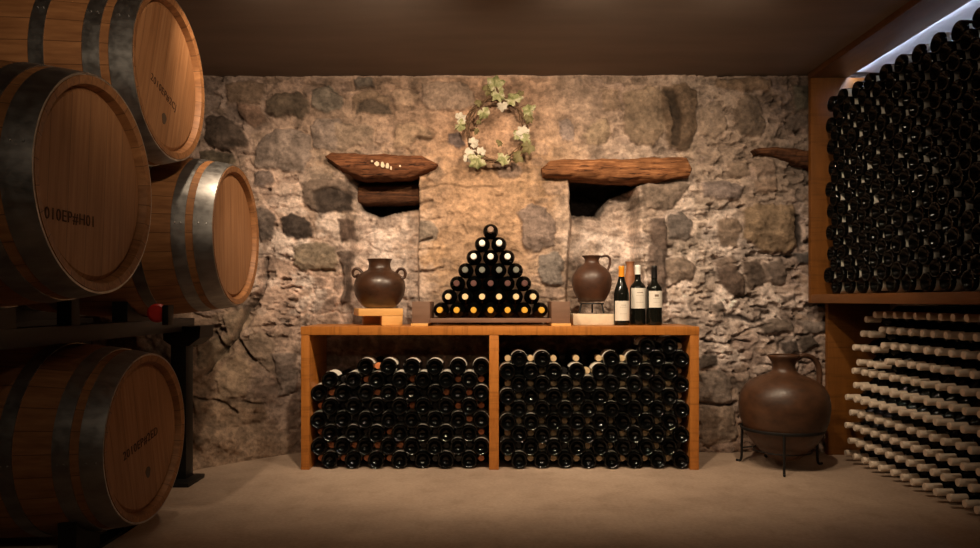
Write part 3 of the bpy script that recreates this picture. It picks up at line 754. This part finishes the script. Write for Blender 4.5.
# three bottles standing
def standing(label, px, d, prof, glass, lab, cap, capz, r, h, rows):
    b = wine_bottle('wine_bottle', label, 'bottles standing on the console', prof, r, h, glass, lab, cap, capz)
    b.location = (X(px, d), d, TOP); b.rotation_euler = (0, 0, PI + .1)
    # a few printed lines on the label
    bm = bmesh.new()
    for (z0, z1, half) in rows:
        lathe(bm, [(r + .0008, z0), (r + .0011, z0), (r + .0011, z1), (r + .0008, z1)], 10, a0=PI / 2 - half, a1=PI / 2 + half)
    p = [c for c in b.children if c.name.startswith('paper_label')][0]
    finish(bm, 'print', m_print, p)
    return b
standing('sloping-shouldered wine bottle with bright orange capsule and cream label, leftmost standing bottle', 621.5, 3.78, prof_burgundy, m_glass_g, (.025, .128, R(70)), m_cap['bright_orange'], .80, .0405, .31, [(.105, .107, .35), (.095, .0962, .5), (.06, .061, .45)])
standing('wine bottle with white capsule and tall cream label, middle standing bottle', 637.8, 3.84, prof_bordeaux, m_glass_g, (.088, .196, R(72)), m_cap['white'], .845, .0425, .318, [(.17, .173, .4), (.155, .156, .5), (.12, .121, .5)])
standing('all dark wine bottle with small white label, rightmost standing bottle', 654.2, 3.80, prof_bordeaux, m_glass_g, (.093, .18, R(58)), m_cap['black'], .80, .0415, .312, [(.15, .162, .25), (.14, .1412, .42), (.12, .121, .4)])

# ------------------------------------------------------------------ jugs
def jug(name, label, px, d, base_z, prof_px, scale_y0, mat, handles, cat='jug', seg=56):
    """prof_px: (half width px, py) pairs measured from the base up"""
    s = d / F
    t = thing(name, label, cat, (X(px, d), d, base_z))
    pr = [(hw * s, (scale_y0 - py) * s) for hw, py in prof_px]
    pr = [(0, pr[0][1])] + pr
    # inner wall of the mouth
    r, z = pr[-1]; wall = .006
    pr += [(r - wall, z + .001), (pr[-2][0] - wall, pr[-2][1]), (max(pr[-3][0] - wall, .01), pr[-3][1]), (0, pr[-3][1] - .01)]
    bm = bmesh.new()
    sm = pr
    lathe(bm, sm, seg)
    finish(bm, 'body', mat, t, ang=.9)
    for h in handles:
        pts = spline([((x - px) * s, yy, (scale_y0 - y) * s) for x, y, yy in h['pts']], 7)
        bm = bmesh.new(); tube(bm, pts, lambda u, rr=h['r']: (rr, rr * 1.35), 12)
        finish(bm, 'handle', mat, t, ang=.9)
    return t
jug('clay_jug', 'squat dark clay jug with two small ear handles on the pale wooden stand', 379.7, 3.86, TOP + .088,
    [(12.5,308.5),(15,307.6),(18.2,304.8),(21.5,300.8),(24,296),(25.3,291),(25.6,286),(24.7,281.4),(22.4,277),(19,273.8),(15,271.8),(12,270.2),(10.8,267),(10.7,264),(11.3,261.5),(12.2,260),(12.4,259.4)], 308.6, m_clay,
    [{'pts': [(360,275,-.02),(355.2,277,-.02),(353.6,273,-.02),(355.5,269.6,-.02),(359.5,269.6,-.02),(363.5,273.5,-.02)], 'r': .0075},
     {'pts': [(396.5,273.5,-.02),(400,269.6,-.02),(404,269.8,-.02),(405.8,273.5,-.02),(404.6,278,-.02),(400.5,278,-.02)], 'r': .0075}])
jug('clay_jug', 'dark clay jug with one handle and narrow neck behind the standing bottles', 591.8, 3.88, Z(301.8, 3.88),
    [(10,302),(12.5,301.5),(15.5,297),(18.3,291),(19.7,285),(19.9,280),(18.8,275),(16,270.5),(12,267),(8.6,264.8),(7.2,262.6),(6.9,260.5),(7.8,258.4),(9.6,256.8),(10.1,256)], 302, m_clay3,
    [{'pts': [(600.5,257.2,-.01),(605.5,256,-.01),(609.3,258.5,-.01),(609.6,264,-.01),(607.6,270,-.01),(605.5,273.5,-.01)], 'r': .006}])
# iron trivet and pale slab under it
tv = thing('trivet', 'small dark iron trivet carrying the one-handled clay jug', 'stand', (X(591.8, 3.88), 3.88, Z(313.8, 3.88)))
s_ = 3.88 / F
part('ring', m_iron, tv, lambda bm: tube(bm, [tv.location + Vector((.062 * math.cos(a), .062 * math.sin(a), 11.0 * s_ - .004)) for a in [2 * PI * k / 24 for k in range(24)]], .004, 8, True))
for a in (R(200), R(320), R(80)):
    part('leg', m_iron, tv, lambda bm, a=a: tube(bm, [tv.location + Vector((.062 * math.cos(a), .062 * math.sin(a), 11.0 * s_ - .004)), tv.location + Vector((.075 * math.cos(a), .075 * math.sin(a), .004))], .005, 8))
bm = bmesh.new(); box(bm, -.115, .115, -.09, .09, 0, Z(313.8, 3.88) - TOP, .006)
o = finish(bm, 'stone_slab', m_stone_w); o.location = (X(592.5, 3.88), 3.88, TOP); tag(o, 'pale rough slab under the one-handled clay jug', 'slab')
# pale wooden stand of the left jug
st = thing('wooden_stand', 'small pale wooden stand under the squat two-eared clay jug', 'stand', (X(378, 3.83), 3.83, TOP), (0, 0, R(17)))
def stpart(name, *a):
    bm = bmesh.new(); box(bm, *a); return finish(bm, name, m_pale, st)
stpart('board', -.115, .115, -.11, .11, .05, .088, .003)
stpart('leg', .005, .113, -.108, -.02, 0, .05, .003)
stpart('leg', -.07, .113, .04, .108, 0, .05, .003)

# slim terracotta vase
t = thing('slim_vase', 'slim terracotta vase half hidden behind the standing bottles', 'vase', (X(630, 3.95), 3.95, TOP))
bm = bmesh.new()
lathe(bm, [(0, 0), (.026, 0), (.03, .004), (.037, .06), (.041, .12), (.04, .17), (.034, .22), (.026, .27), (.021, .305), (.02, .322), (.023, .335), (.027, .342), (.024, .343), (.018, .33), (.016, .30), (0, .29)], 32)
finish(bm, 'body', m_terra, t, ang=.9)

# ------------------------------------------------------------------ amphora on iron stand
AX, AY = 1.49, 3.67
s = AY / F
am = jug('amphora', 'large round brown clay amphora on an iron stand beside the wine rack', 783.8, AY, Z(459, AY),
    [(9,459),(14,457.5),(21,452),(28,445),(34,437),(38.5,428),(41.8,418),(43,409),(43,402),(41.5,393.5),(37.5,386),(31,380),(23,376.3),(16,374),(12,371.3),(10.8,367.5),(11,364),(13,359.8),(15.2,357),(15.6,355.6),(15.2,354.8)], 459, m_clay2,
    [{'pts': [(795,359,-.01),(803,355.5,-.01),(812,358,-.01),(817,365,-.01),(818.5,374,-.01),(818,384,-.01),(816.5,388,-.01)], 'r': .0125}], cat='amphora')
stn = thing('amphora_stand', 'black wrought iron ring stand on the floor holding the amphora', 'stand', (AX, AY, 0))
RZ = Z(428, AY)
part('ring', m_iron, stn, lambda bm: tube(bm, [(AX + .2 * math.cos(a), AY + .2 * math.sin(a), RZ) for a in [2 * PI * k / 40 for k in range(40)]], (lambda u: (.0085, .006)), 8, True))
part('ring', m_iron, stn, lambda bm: tube(bm, [(AX + .14 * math.cos(a), AY + .14 * math.sin(a), Z(452, AY) + .012) for a in [2 * PI * k / 32 for k in range(32)]], .004, 8, True))
for dx, dy in ((-.07, -.195), (.205, .045), (.0, .205), (-.17, .12)):
    n = math.hypot(dx, dy); ux, uy = dx / n, dy / n
    r0 = .2
    pts = [(AX + ux * r0, AY + uy * r0, RZ), (AX + ux * (r0 + .003), AY + uy * (r0 + .003), .10), (AX + ux * (r0 + .004), AY + uy * (r0 + .004), .03), (AX + ux * (r0 + .012), AY + uy * (r0 + .012), .0065), (AX + ux * (r0 + .032), AY + uy * (r0 + .032), .007)]
    part('leg', m_iron, stn, lambda bm, pts=pts: tube(bm, spline(pts, 6), .0065, 8))
    part('spoke', m_iron, stn, lambda bm, ux=ux, uy=uy: tube(bm, [(AX + ux * .2, AY + uy * .2, .075), (AX + ux * .14, AY + uy * .14, Z(452, AY) + .012)], .004, 8))

# ------------------------------------------------------------------ right-hand rack
RX0, RX1 = X(811, 3.95), 2.195
RN, RFAR = 2.42, 3.95           # near end, face of the far end panel
SH = Z(294.3, 3.95)
rk = thing('wine_rack', 'tall orange-brown wooden wine rack along the right wall', 'rack', (RX0, 3.2, 0))
LX = X(828, 3.95)
part('end_panel', m_rack, rk, lambda bm: box(bm, RX0, RX1, RFAR, RFAR + .035, SH - .048, CEIL - .035, .003))
part('end_panel', m_rack, rk, lambda bm: box(bm, LX, RX1, RFAR, RFAR + .035, 0, SH - .048, .003))
part('end_panel', m_rack, rk, lambda bm: box(bm, RX0, RX1, RN - .035, RN, 0, CEIL - .035, .003))
m_rack_h = wood('rack_shelf_wood', lin((134, 84, 36)), lin((100, 60, 22)), (30, 4, 30), .45, spec=.3)
part('shelf', m_rack_h, rk, lambda bm: box(bm, RX0, RX1, RN, RFAR, SH - .048, SH, .003))
part('top_board', m_rack_d, rk, lambda bm: box(bm, RX0 - .002, X(848, 3.95), RN - .035, RFAR + .035, CEIL - .034, CEIL - .001, .002))
part('added_reflector', m_white, rk, lambda bm: box(bm, X(848, 3.95) + .002, RX1, RN, RFAR, CEIL - .006, CEIL - .0005))['label'] = 'pale strip added to brighten the gap lit by the LED'  # white panel added so the gap behind the top board looks brighter
# led strip at the back of the top board
bm = bmesh.new(); box(bm, X(848, 3.95) + .004, X(848, 3.95) + .013, RN + .02, RFAR - .01, CEIL - .0165, CEIL - .0105)
t = NT('led_strip_light'); t.b.inputs['Base Color'].default_value = (.8, .85, 1, 1); t.b.inputs['Emission Color'].default_value = (.62, .74, 1, 1); t.b.inputs['Emission Strength'].default_value = 70.0
o = finish(bm, 'led_strip', t.m, smooth=False); tag(o, 'cool white LED strip under the ceiling above the wine rack', 'light')
# bottles lying base-out, above the shelf
rbutt = wine_bottle('wine_bottle', '', '', prof_bordeaux, BR, BH, m_glass, (.020, .12, R(50)))
pitch, vp = .130, .0572
BX = X(829.5, 3.84)
z0 = SH + BR + .001
nrow = 18
for r in range(nrow):
    off = 0 if r % 2 else .5
    for k in range(0, 11):
        y = 3.845 - (k + off) * pitch
        if y < 2.66: continue
        lb = f'dark bottle lying base-out above rack shelf, {ORD[r]} row up, {ORD[k]} out from stone wall'
        put(rbutt, (BX + random.uniform(-.009, .009) - .004 * math.sin(r), y + random.uniform(-.002, .002), z0 + vp * r), PI / 2, random.uniform(-.35, .35) + PI + .25, lb, 'base-out bottles above the rack shelf', 'Y', 2 + .1 * abs(3.25 - y) if CX + F * BX / y < 897 else 8)
# bottles with cream capsules lying neck-out, below the shelf
ncream = wine_bottle('wine_bottle', '', '', prof_bordeaux, BR, BH, m_glass, None, m_cap['cream'], .70)
NX = 1.872
starts = {0: 3.79, 1: 3.745, 2: 3.79, 3: 3.745, 4: 3.79, 5: 3.70, 6: 3.705, 7: 3.655, 8: 3.70, 9: 3.635, 10: 3.595}
low = {7: 3, 8: 3, 9: 2, 10: 1}
for r in range(11):
    y = starts[r]; k = 0
    while y > 2.72:
        z = BR + .002 + .0735 * r - (.026 if k < low.get(r, 0) else 0)
        if r < 10 or z < .79:
            lb = f'bottle with cream capsule lying neck-out below rack shelf, {ORD[r]} row up, {ORD[k]} from end panel'
            put(ncream, (NX + BH + random.uniform(-.006, .006), y + random.uniform(-.003, .003), z), -PI / 2, random.uniform(0, 6), lb, 'neck-out bottles below the rack shelf', 'Y', 1.5 if CX + F * NX / y < 900 else 8)
        y -= .0858; k += 1

place_bottles(296)
# ------------------------------------------------------------------ barrels
BL, HR, BG = .95, .29, .338
def bar_r(u):      # u -1..1 along the axis
    return HR + (BG - HR) * (1 - u * u) ** 1.0
def make_barrel():
    t = thing('wine_barrel', '', 'barrel', (0, 0, 0), (0, 0, 0), 'oak wine barrels')
    n = 28
    us = [-1 + 2 * i / n for i in range(n + 1)]
    outer = [(bar_r(u), u * BL / 2) for u in us]
    th = .031; rec = .02
    bm = bmesh.new()
    prof = [(HR - th - .01, -BL / 2 + .09)] + [(HR - th, -BL / 2 + rec), (HR - th + .006, -BL / 2 + .004), (HR - .004, -BL / 2)] + outer[1:-1] + [(HR - .004, BL / 2), (HR - th + .006, BL / 2 - .004), (HR - th, BL / 2 - rec), (HR - th - .01, BL / 2 - .09)]
    lathe(bm, prof, 96, axis='x')
    kids = [finish(bm, 'staves', m_stave, t, ang=.7)]
    for sgn in (1, -1):
        bm = bmesh.new()
        x = sgn * (BL / 2 - rec)
        lathe(bm, [(0, x), (HR - th - .014, x), (HR - th - .002, x - sgn * .008), (HR - th - .002, x - sgn * .022), (0, x - sgn * .022)], 72, axis='x')
        kids.append(finish(bm, 'head', m_head, t, ang=.4))
    for a, w in ((.002, .068), (.098, .05), (.262, .045)):
        for sgn in (1, -1):
            bm = bmesh.new()
            x0, x1 = BL / 2 - a - w, BL / 2 - a
            r0, r1 = bar_r(x0 / (BL / 2)) , bar_r(x1 / (BL / 2))
            if a < .01: r1 = HR
            e = .0028
            pts = [(r0 - .003, x0), (r0 + e, x0)] + [(bar_r((x0 + (x1 - x0) * k / 4) / (BL / 2)) + e, x0 + (x1 - x0) * k / 4) for k in (1, 2, 3)] + [(r1 + e, x1), (r1 - .003, x1)]
            lathe(bm, [(r, sgn * x) for r, x in pts], 96, axis='x')
            # rivets
            for dz in (.3, .7):
                for da in (0.0,):
                    ang = R(173) + da
                    xx = x0 + (x1 - x0) * dz; rr = bar_r(xx / (BL / 2)) + e
                    bmesh.ops.create_uvsphere(bm, u_segments=8, v_segments=6, radius=.0035, matrix=Matrix.Translation((sgn * xx, rr * math.cos(ang), rr * math.sin(ang))))
            kids.append(finish(bm, 'hoop', m_hoop, t, ang=.5))
    return t
b0 = make_barrel()
def stencil(parent, text, size, roll, dx=0, dz=0, shear=0, extra_rot=0):
    cu = bpy.data.curves.new('stencil', 'FONT'); cu.body = text; cu.size = size; cu.align_x = 'CENTER'; cu.align_y = 'CENTER'; cu.extrude = .0004; cu.space_character = 1.12
    tmp = bpy.data.objects.new('tmp', cu); C.objects.link(tmp)
    dg = bpy.context.evaluated_depsgraph_get()
    me = bpy.data.meshes.new_from_object(tmp.evaluated_get(dg)); bpy.data.objects.remove(tmp)
    me.materials.clear(); me.materials.append(m_text)
    o = bpy.data.objects.new('stencil', me); C.objects.link(o); o.parent = parent
    # text plane: local x -> +y, local y -> +z, normal -> +x ; then rolled about the barrel axis
    B = Matrix(((0, 0, 1, 0), (1, 0, 0, 0), (0, 1, 0, 0), (0, 0, 0, 1)))
    M = Matrix.Translation((BL / 2 - .02 + .0012, 0, BG)) @ Matrix.Rotation(roll, 4, 'X') @ Matrix.Translation((0, dx, dz)) @ B
    o.matrix_local = M
    return o
def stain(parent, r, y, z, roll):
    bm = bmesh.new()
    ring = [bm.verts.new((BL / 2 - .02 + .0008, y + r * math.cos(a) * (1 + .15 * math.sin(3 * a)), z + r * 1.2 * math.sin(a))) for a in [2 * PI * k / 18 for k in range(18)]]
    f = bm.faces.new(ring); g = bmesh.ops.extrude_face_region(bm, geom=[f])
    for v in g['geom']:
        if isinstance(v, bmesh.types.BMVert): v.co.x -= .0012
    o = finish(bm, 'bung_patch', m_bung, parent, smooth=False)
    o.location = (0, 0, BG); o.rotation_euler = (roll, 0, 0); o['label'] = 'dark round plug in the barrel head'
m_bung = plain('dark_plug', lin((84, 66, 52)), .7)
def barrel(src, hx, d, zc, roll, label, yaw=0):
    o = b0 if src else dup(b0)
    o['label'] = label
    o.location = (hx - BL / 2 * math.cos(yaw), d - BL / 2 * math.sin(yaw), zc - BG); o.rotation_euler = (0, 0, yaw)
    for ch in o.children:
        ch.location = (0, 0, BG); ch.rotation_euler = (roll, 0, 0)
    return o
bk = {}
bk['mid'] = barrel(True, -1.056, 3.02, Z(235, 2.98), R(3), 'oak barrel with bright hoops against the stone wall, right-hand barrel of the middle tier', R(1))
bk['front'] = barrel(False, -1.052, 1.95, Z(185, 1.94), R(-4), 'nearest oak barrel, cut by the left edge, no hoops in sight', R(0))
bk['low'] = barrel(False, -1.198, 2.53, Z(437, 2.53), R(12), 'oak barrel on the floor below the others, in deep shadow', R(-.6))
bk['top'] = barrel(False, -1.138, 2.585, Z(81, 2.62), R(-16), 'topmost oak barrel just under the ceiling with stencilled pale head', R(0))
stencil(bk['top'], '2010EP#2CJ', .037, R(-17), -.01, -.068)
stain(bk['top'], .017, .0, -.155, R(-10))
stencil(bk['low'], '2010EP#2ED', .042, R(11), -.02, -.015)
stain(bk['low'], .017, .01, -.135, R(10))
stencil(bk['front'], '2010EP#H01', .042, R(0), -.12, -.10)

# steel rack carrying the middle tier
sr = thing('barrel_rack', 'dark steel barrel rack standing behind the floor barrel', 'rack', (-1.6, 2.4, 0))
UX = X(182, 3.38)
zr = bk['mid'].location.z
for xx in (UX, -1.93):
    part('rail', m_steel, sr, lambda bm, xx=xx: box(bm, xx - .035, xx + .035, 1.42, 3.44, .705, .765, .004))
for xx, yy in ((UX, 3.38), (-1.93, 3.38), (UX, 1.46), (-1.93, 1.46)):
    part('post', m_steel, sr, lambda bm, xx=xx, yy=yy: box(bm, xx - .036, xx + .036, yy - .04, yy + .04, .02, .705, .004))
    part('foot', m_steel, sr, lambda bm, xx=xx, yy=yy: box(bm, xx - .07, xx + .08, yy - .12, yy + .07, 0, .02, .004))
# fork pocket with angled ends at the head of the rear post
def pocket(bm):
    d = 3.30
    poly = [P(163, 327, d), P(200.5, 326, d), P(199.5, 338, d), P(189, 346, d), P(172, 346, d), P(163, 340, d)]
    fr = [bm.verts.new(p) for p in poly]; f = bm.faces.new(fr)
    r = bmesh.ops.extrude_face_region(bm, geom=[f])
    for v in r['geom']:
        if isinstance(v, bmesh.types.BMVert): v.co.y += .16
part('fork_pocket', m_steel, sr, pocket, False)
# saddles under the two middle-tier barrels
for key in ('mid', 'front'):
    b = bk[key]
    for xx in (UX, -1.93):
        u = (xx - (b.location.x)) / (BL / 2); rr = bar_r(max(-1, min(1, u))) + .001
        zc = b.location.z + BG
        def sad(bm, xx=xx, rr=rr, zc=zc, yc=b.location.y):
            N = 14; pr = []
            hw = .2
            for i in range(N + 1):
                y = -hw + 2 * hw * i / N
                pr.append((y, zc - math.sqrt(rr * rr - y * y) - .004))
            vs = []
            for dx in (-.03, .03):
                vs.append([[bm.verts.new((xx + dx, yc + y, z)) for y, z in pr], [bm.verts.new((xx + dx, yc + y, .765)) for y, z in pr]])
            for i in range(N):
                for a in vs: bm.faces.new((a[0][i], a[0][i + 1], a[1][i + 1], a[1][i]))
                for w in (0, 1): bm.faces.new((vs[0][w][i], vs[0][w][i + 1], vs[1][w][i + 1], vs[1][w][i]))
            for i in (0, N): bm.faces.new((vs[0][0][i], vs[0][1][i], vs[1][1][i], vs[1][0][i]))
        part('saddle', m_steel, sr, sad, False)
# tee post for the top barrel, between the two middle-tier barrels
tb = bk['top']
for xx in (-1.42, -1.86):
    u = (xx - tb.location.x) / (BL / 2); rr = bar_r(max(-1, min(1, u)))
    zb = tb.location.z + BG - math.sqrt(rr * rr - (tb.location.y - 2.43) ** 2) - .03
    part('post', m_steel, sr, lambda bm, xx=xx, zb=zb: box(bm, xx - .025, xx + .025, 2.40, 2.45, .765, zb, .003))
    part('saddle', m_steel, sr, lambda bm, xx=xx, zb=zb: box(bm, xx - .04, xx + .04, 2.34, 2.48, zb - .02, zb + .004, .003))
# floor cradle of the low barrel
fc = thing('barrel_cradle', 'dark steel cradle on the floor under the lowest barrel', 'rack', (-1.6, 2.53, 0))
lb_ = bk['low']
for xx in (-1.36, -1.95):
    for sg in (-1, 1):
        def ch(bm, xx=xx, sg=sg):
            u = (xx - lb_.location.x) / (BL / 2); rr = bar_r(max(-1, min(1, u))) + .003
            zc = lb_.location.z + BG; yc = lb_.location.y
            ys = [.08, .13, .18, .22]
            vs = []
            for dx in (-.03, .03):
                vs.append([[bm.verts.new((xx + dx, yc + sg * y, max(.012, zc - math.sqrt(rr * rr - y * y)))) for y in ys], [bm.verts.new((xx + dx, yc + sg * y, .0)) for y in ys]])
            for i in range(3):
                for a in vs: bm.faces.new((a[0][i], a[0][i + 1], a[1][i + 1], a[1][i]))
                for w in (0, 1): bm.faces.new((vs[0][w][i], vs[0][w][i + 1], vs[1][w][i + 1], vs[1][w][i]))
            for i in (0, 3): bm.faces.new((vs[0][0][i], vs[0][1][i], vs[1][1][i], vs[1][0][i]))
        part('wedge', m_steel, fc, ch, False)
    part('cross_bar', m_steel, fc, lambda bm, xx=xx: box(bm, xx - .03, xx + .03, lb_.location.y - .22, lb_.location.y + .22, 0, .012, .001))
# dark foot on the floor with the triangular toe behind the low barrel
# red cap of the rack strap
rd = thing('strap_reel', 'red round plastic strap reel on the steel rack under the middle-tier barrel', 'strap', P(157, 321.5, 3.12))
zt = .765
bm = bmesh.new()
Mx = Matrix.Translation((0, 0, 0))
lathe(bm, [(0, -.02), (.028, -.02), (.036, -.014), (.036, .014), (.028, .02), (0, .02)], 28)
bmesh.ops.transform(bm, matrix=Matrix.Rotation(PI / 2, 4, 'X') @ Matrix.Rotation(.25, 4, 'Y'), verts=bm.verts[:])
finish(bm, 'reel', m_red, rd)
bm = bmesh.new(); box(bm, .026, .05, -.024, .024, -.045, .03, .003); finish(bm, 'bracket', m_steel, rd)
rd.location = (X(158, 2.74), 2.74, Z(313, 2.74))

# ------------------------------------------------------------------ wreath
WD = 3.955
wc = P(496.3, 130.5, WD)
wr = thing('vine_wreath', 'dried vine wreath with pale green leaves hanging on the stone wall', 'wreath', wc)
rng = random.Random(9)
s = WD / F
def ringpts(ph, amp, rr, n=70):
    out = []
    for k in range(n):
        a = 2 * PI * k / n
        r = rr + amp * math.sin(a * 5 + ph) + .5 * amp * math.sin(a * 11 + 2 * ph)
        out.append((r * 29 * s * math.cos(a), -.014 + .011 * math.sin(a * 5 + ph + 1.5), r * 31.5 * s * math.sin(a)))
    return out
for ph, rr, th in ((0, 1.0, .0055), (2.1, 1.02, .0045), (4.2, .97, .004), (1.1, 1.04, .003), (3.3, .94, .0025)):
    bm = bmesh.new(); tube(bm, ringpts(ph, .05, rr), th, 6, True)
    finish(bm, 'twig_ring', m_vine, wr)
for k in range(9):      # loose tendrils
    a = rng.random() * 2 * PI
    p0 = Vector((29 * s * math.cos(a), -.015, 31 * s * math.sin(a)))
    dv = Vector((math.cos(a + rng.uniform(-1, 1)), rng.uniform(-.5, -.1), math.sin(a + rng.uniform(-1, 1)))) * rng.uniform(.02, .05)
    bm = bmesh.new(); tube(bm, spline([p0, p0 + dv * .5 + Vector((rng.uniform(-.01, .01), 0, .01)), p0 + dv], 4), .0014, 5)
    finish(bm, 'tendril', m_vine, wr)
bm = bmesh.new()
tube(bm, spline([Vector(((490 - 496.3) * s, -.02, 46 * s)), Vector((0, -.028, 48 * s)), Vector((6 * s, -.02, 47 * s))], 6), .007, 8)
tube(bm, spline([Vector((-3 * s, -.02, 47 * s)), Vector((0, -.03, 42 * s)), Vector((3 * s, -.018, 33 * s))], 6), .006, 8)
finish(bm, 'tie', m_vine, wr)
def leaf_bm(size, seed):
    q = random.Random(seed)
    lobes = [(0, 1.0), (14, .86), (28, .76), (42, .9), (54, .98), (68, .82), (84, .74), (100, .86), (114, .88), (130, .72), (146, .66), (162, .52), (180, .22)]
    out = [(a, r) for a, r in lobes] + [(-a, r) for a, r in lobes[1:-1]][::-1]
    bm = bmesh.new(); fr = []; bk_ = []
    cup = q.uniform(.15, .4)
    def zz(x, y): return -cup * (x * x + y * y) * size + .12 * size * abs(x) + q.uniform(-.13, .13) * size
    c1 = bm.verts.new((0, 0, .0)); c0 = bm.verts.new((0, 0, -.0016))
    mids = []; mb = []
    for a, r in out:
        r *= q.uniform(.85, 1.12); t = R(a) + q.uniform(-.08, .08)
        x, y = r * math.sin(t), r * math.cos(t)
        z = zz(x, y)
        fr.append(bm.verts.new((x * size, y * size, z))); bk_.append(bm.verts.new((x * size, y * size, z - .0016)))
        mz = zz(x * .5, y * .5) + .04 * size * (1 if r > .8 else -1)
        mids.append(bm.verts.new((x * .5 * size, y * .5 * size, mz))); mb.append(bm.verts.new((x * .5 * size, y * .5 * size, mz - .0016)))
    n = len(out)
    for i in range(n):
        j = (i + 1) % n
        bm.faces.new((c1, mids[i], mids[j])); bm.faces.new((mids[i], fr[i], fr[j], mids[j]))
        bm.faces.new((c0, mb[j], mb[i])); bm.faces.new((mb[i], mb[j], bk_[j], bk_[i]))
        bm.faces.new((fr[i], bk_[i], bk_[j], fr[j]))
    return bm
LV = [(494.7,88,9.5,m_leaf,10),(498,96,7.5,m_leaf,160),(487,92,6,m_leaf_b,60),(514,101.5,9,m_leaf,-30),(520,97,5,m_leaf_b,-70),(530,113,7.5,m_leaf,-80),(529,119,5.5,m_leaf_b,200),(483.4,114,7,m_leaf,150),
      (460,120,6,m_leaf_w,70),(460,126.5,6.5,m_leaf,120),(473,144,6,m_leaf_w,60),(477.5,160,9.5,m_leaf,170),(468.5,156,7.5,m_leaf_w,110),(481,153,5,m_leaf_w,20),(504,159,7.5,m_leaf,190),(517.5,157.5,7.5,m_leaf_b,250),
      (523,134,7.5,m_leaf_w,-40),(529,148,7.5,m_leaf_b,230),(527,140,6.5,m_leaf,-100),(516,136,5.5,m_leaf,90),(502,107,6,m_leaf_w,180),(476,133,3.5,m_leaf_b,80),(479,124,3,m_leaf_b,0),(499,144,4,m_leaf_b,80),(478,105,4,m_leaf_b,40)]
for i, (px, py, sz, mt, a) in enumerate(LV):
    o = finish(leaf_bm(sz * 1.12 * s, i), 'leaf', mt, wr, ang=1.2)
    o.location = ((px - 496.3) * s, -.032 - .006 * rng.random(), (130.5 - py) * s)
    o.rotation_euler = (Matrix.Rotation(R(a), 4, 'Y') @ Matrix.Rotation(PI / 2 + rng.uniform(-.35, .35), 4, 'X') @ Matrix.Rotation(0, 4, 'Z')).to_euler()
    o.rotation_euler.rotate_axis('Y', rng.uniform(-.4, .4))

# ------------------------------------------------------------------ light
def spot(x, y, z, tx, ty, tz, power, size=R(150), blend=1.0, col=(1, .77, .53), rad=.03):
    L = bpy.data.lights.new('ceiling_or_fill_spot', 'SPOT'); L.energy = power; L.spot_size = size; L.spot_blend = blend; L.color = col; L.shadow_soft_size = rad
    o = bpy.data.objects.new('ceiling_or_fill_spot', L); C.objects.link(o); o.location = (x, y, z)
    o.rotation_euler = (Vector((tx, ty, tz)) - Vector((x, y, z))).to_track_quat('-Z', 'Y').to_euler()
    return o
LZ = 2.06
for x, tx, p in ((-.95, -.62, 40), (-.42, -.35, 84), (.42, .42, 84), (1.0, .9, 56)):
    spot(x, 2.5, LZ, tx, 3.95, .95, p, R(114))
spot(.5, .5, 2.03, -1.2, 2.66, 1.84, 105, R(42), 1.0, rad=.05)      # added fill lamp, unseen, turned to brighten the upper barrels
for x, p in ((-.25, 12), (.7, 12)):      # the lamps of the rear half of the cellar
    spot(x, -.6, 2.03, x * .6, 4, .9, p, R(165), 1.0, rad=.05)
W = bpy.data.worlds.new('World'); S.world = W; W.use_nodes = True
W.node_tree.nodes['Background'].inputs[0].default_value = (.02, .018, .016, 1)
W.node_tree.nodes['Background'].inputs[1].default_value = .3

# ------------------------------------------------------------------ camera
cam = bpy.data.cameras.new('camera'); co = bpy.data.objects.new('camera', cam); C.objects.link(co)
co.location = (0, 0, CH); co.rotation_euler = (PI / 2, 0, 0)
cam.sensor_width = 36; cam.lens = F / 980 * 36; cam.shift_y = (HY - 274) / 980; cam.shift_x = 0
S.camera = co
S.view_settings.view_transform = 'Standard'; S.view_settings.look = 'None'; S.view_settings.gamma = 1; S.view_settings.use_curve_mapping = False
S.view_settings.exposure = 0.14
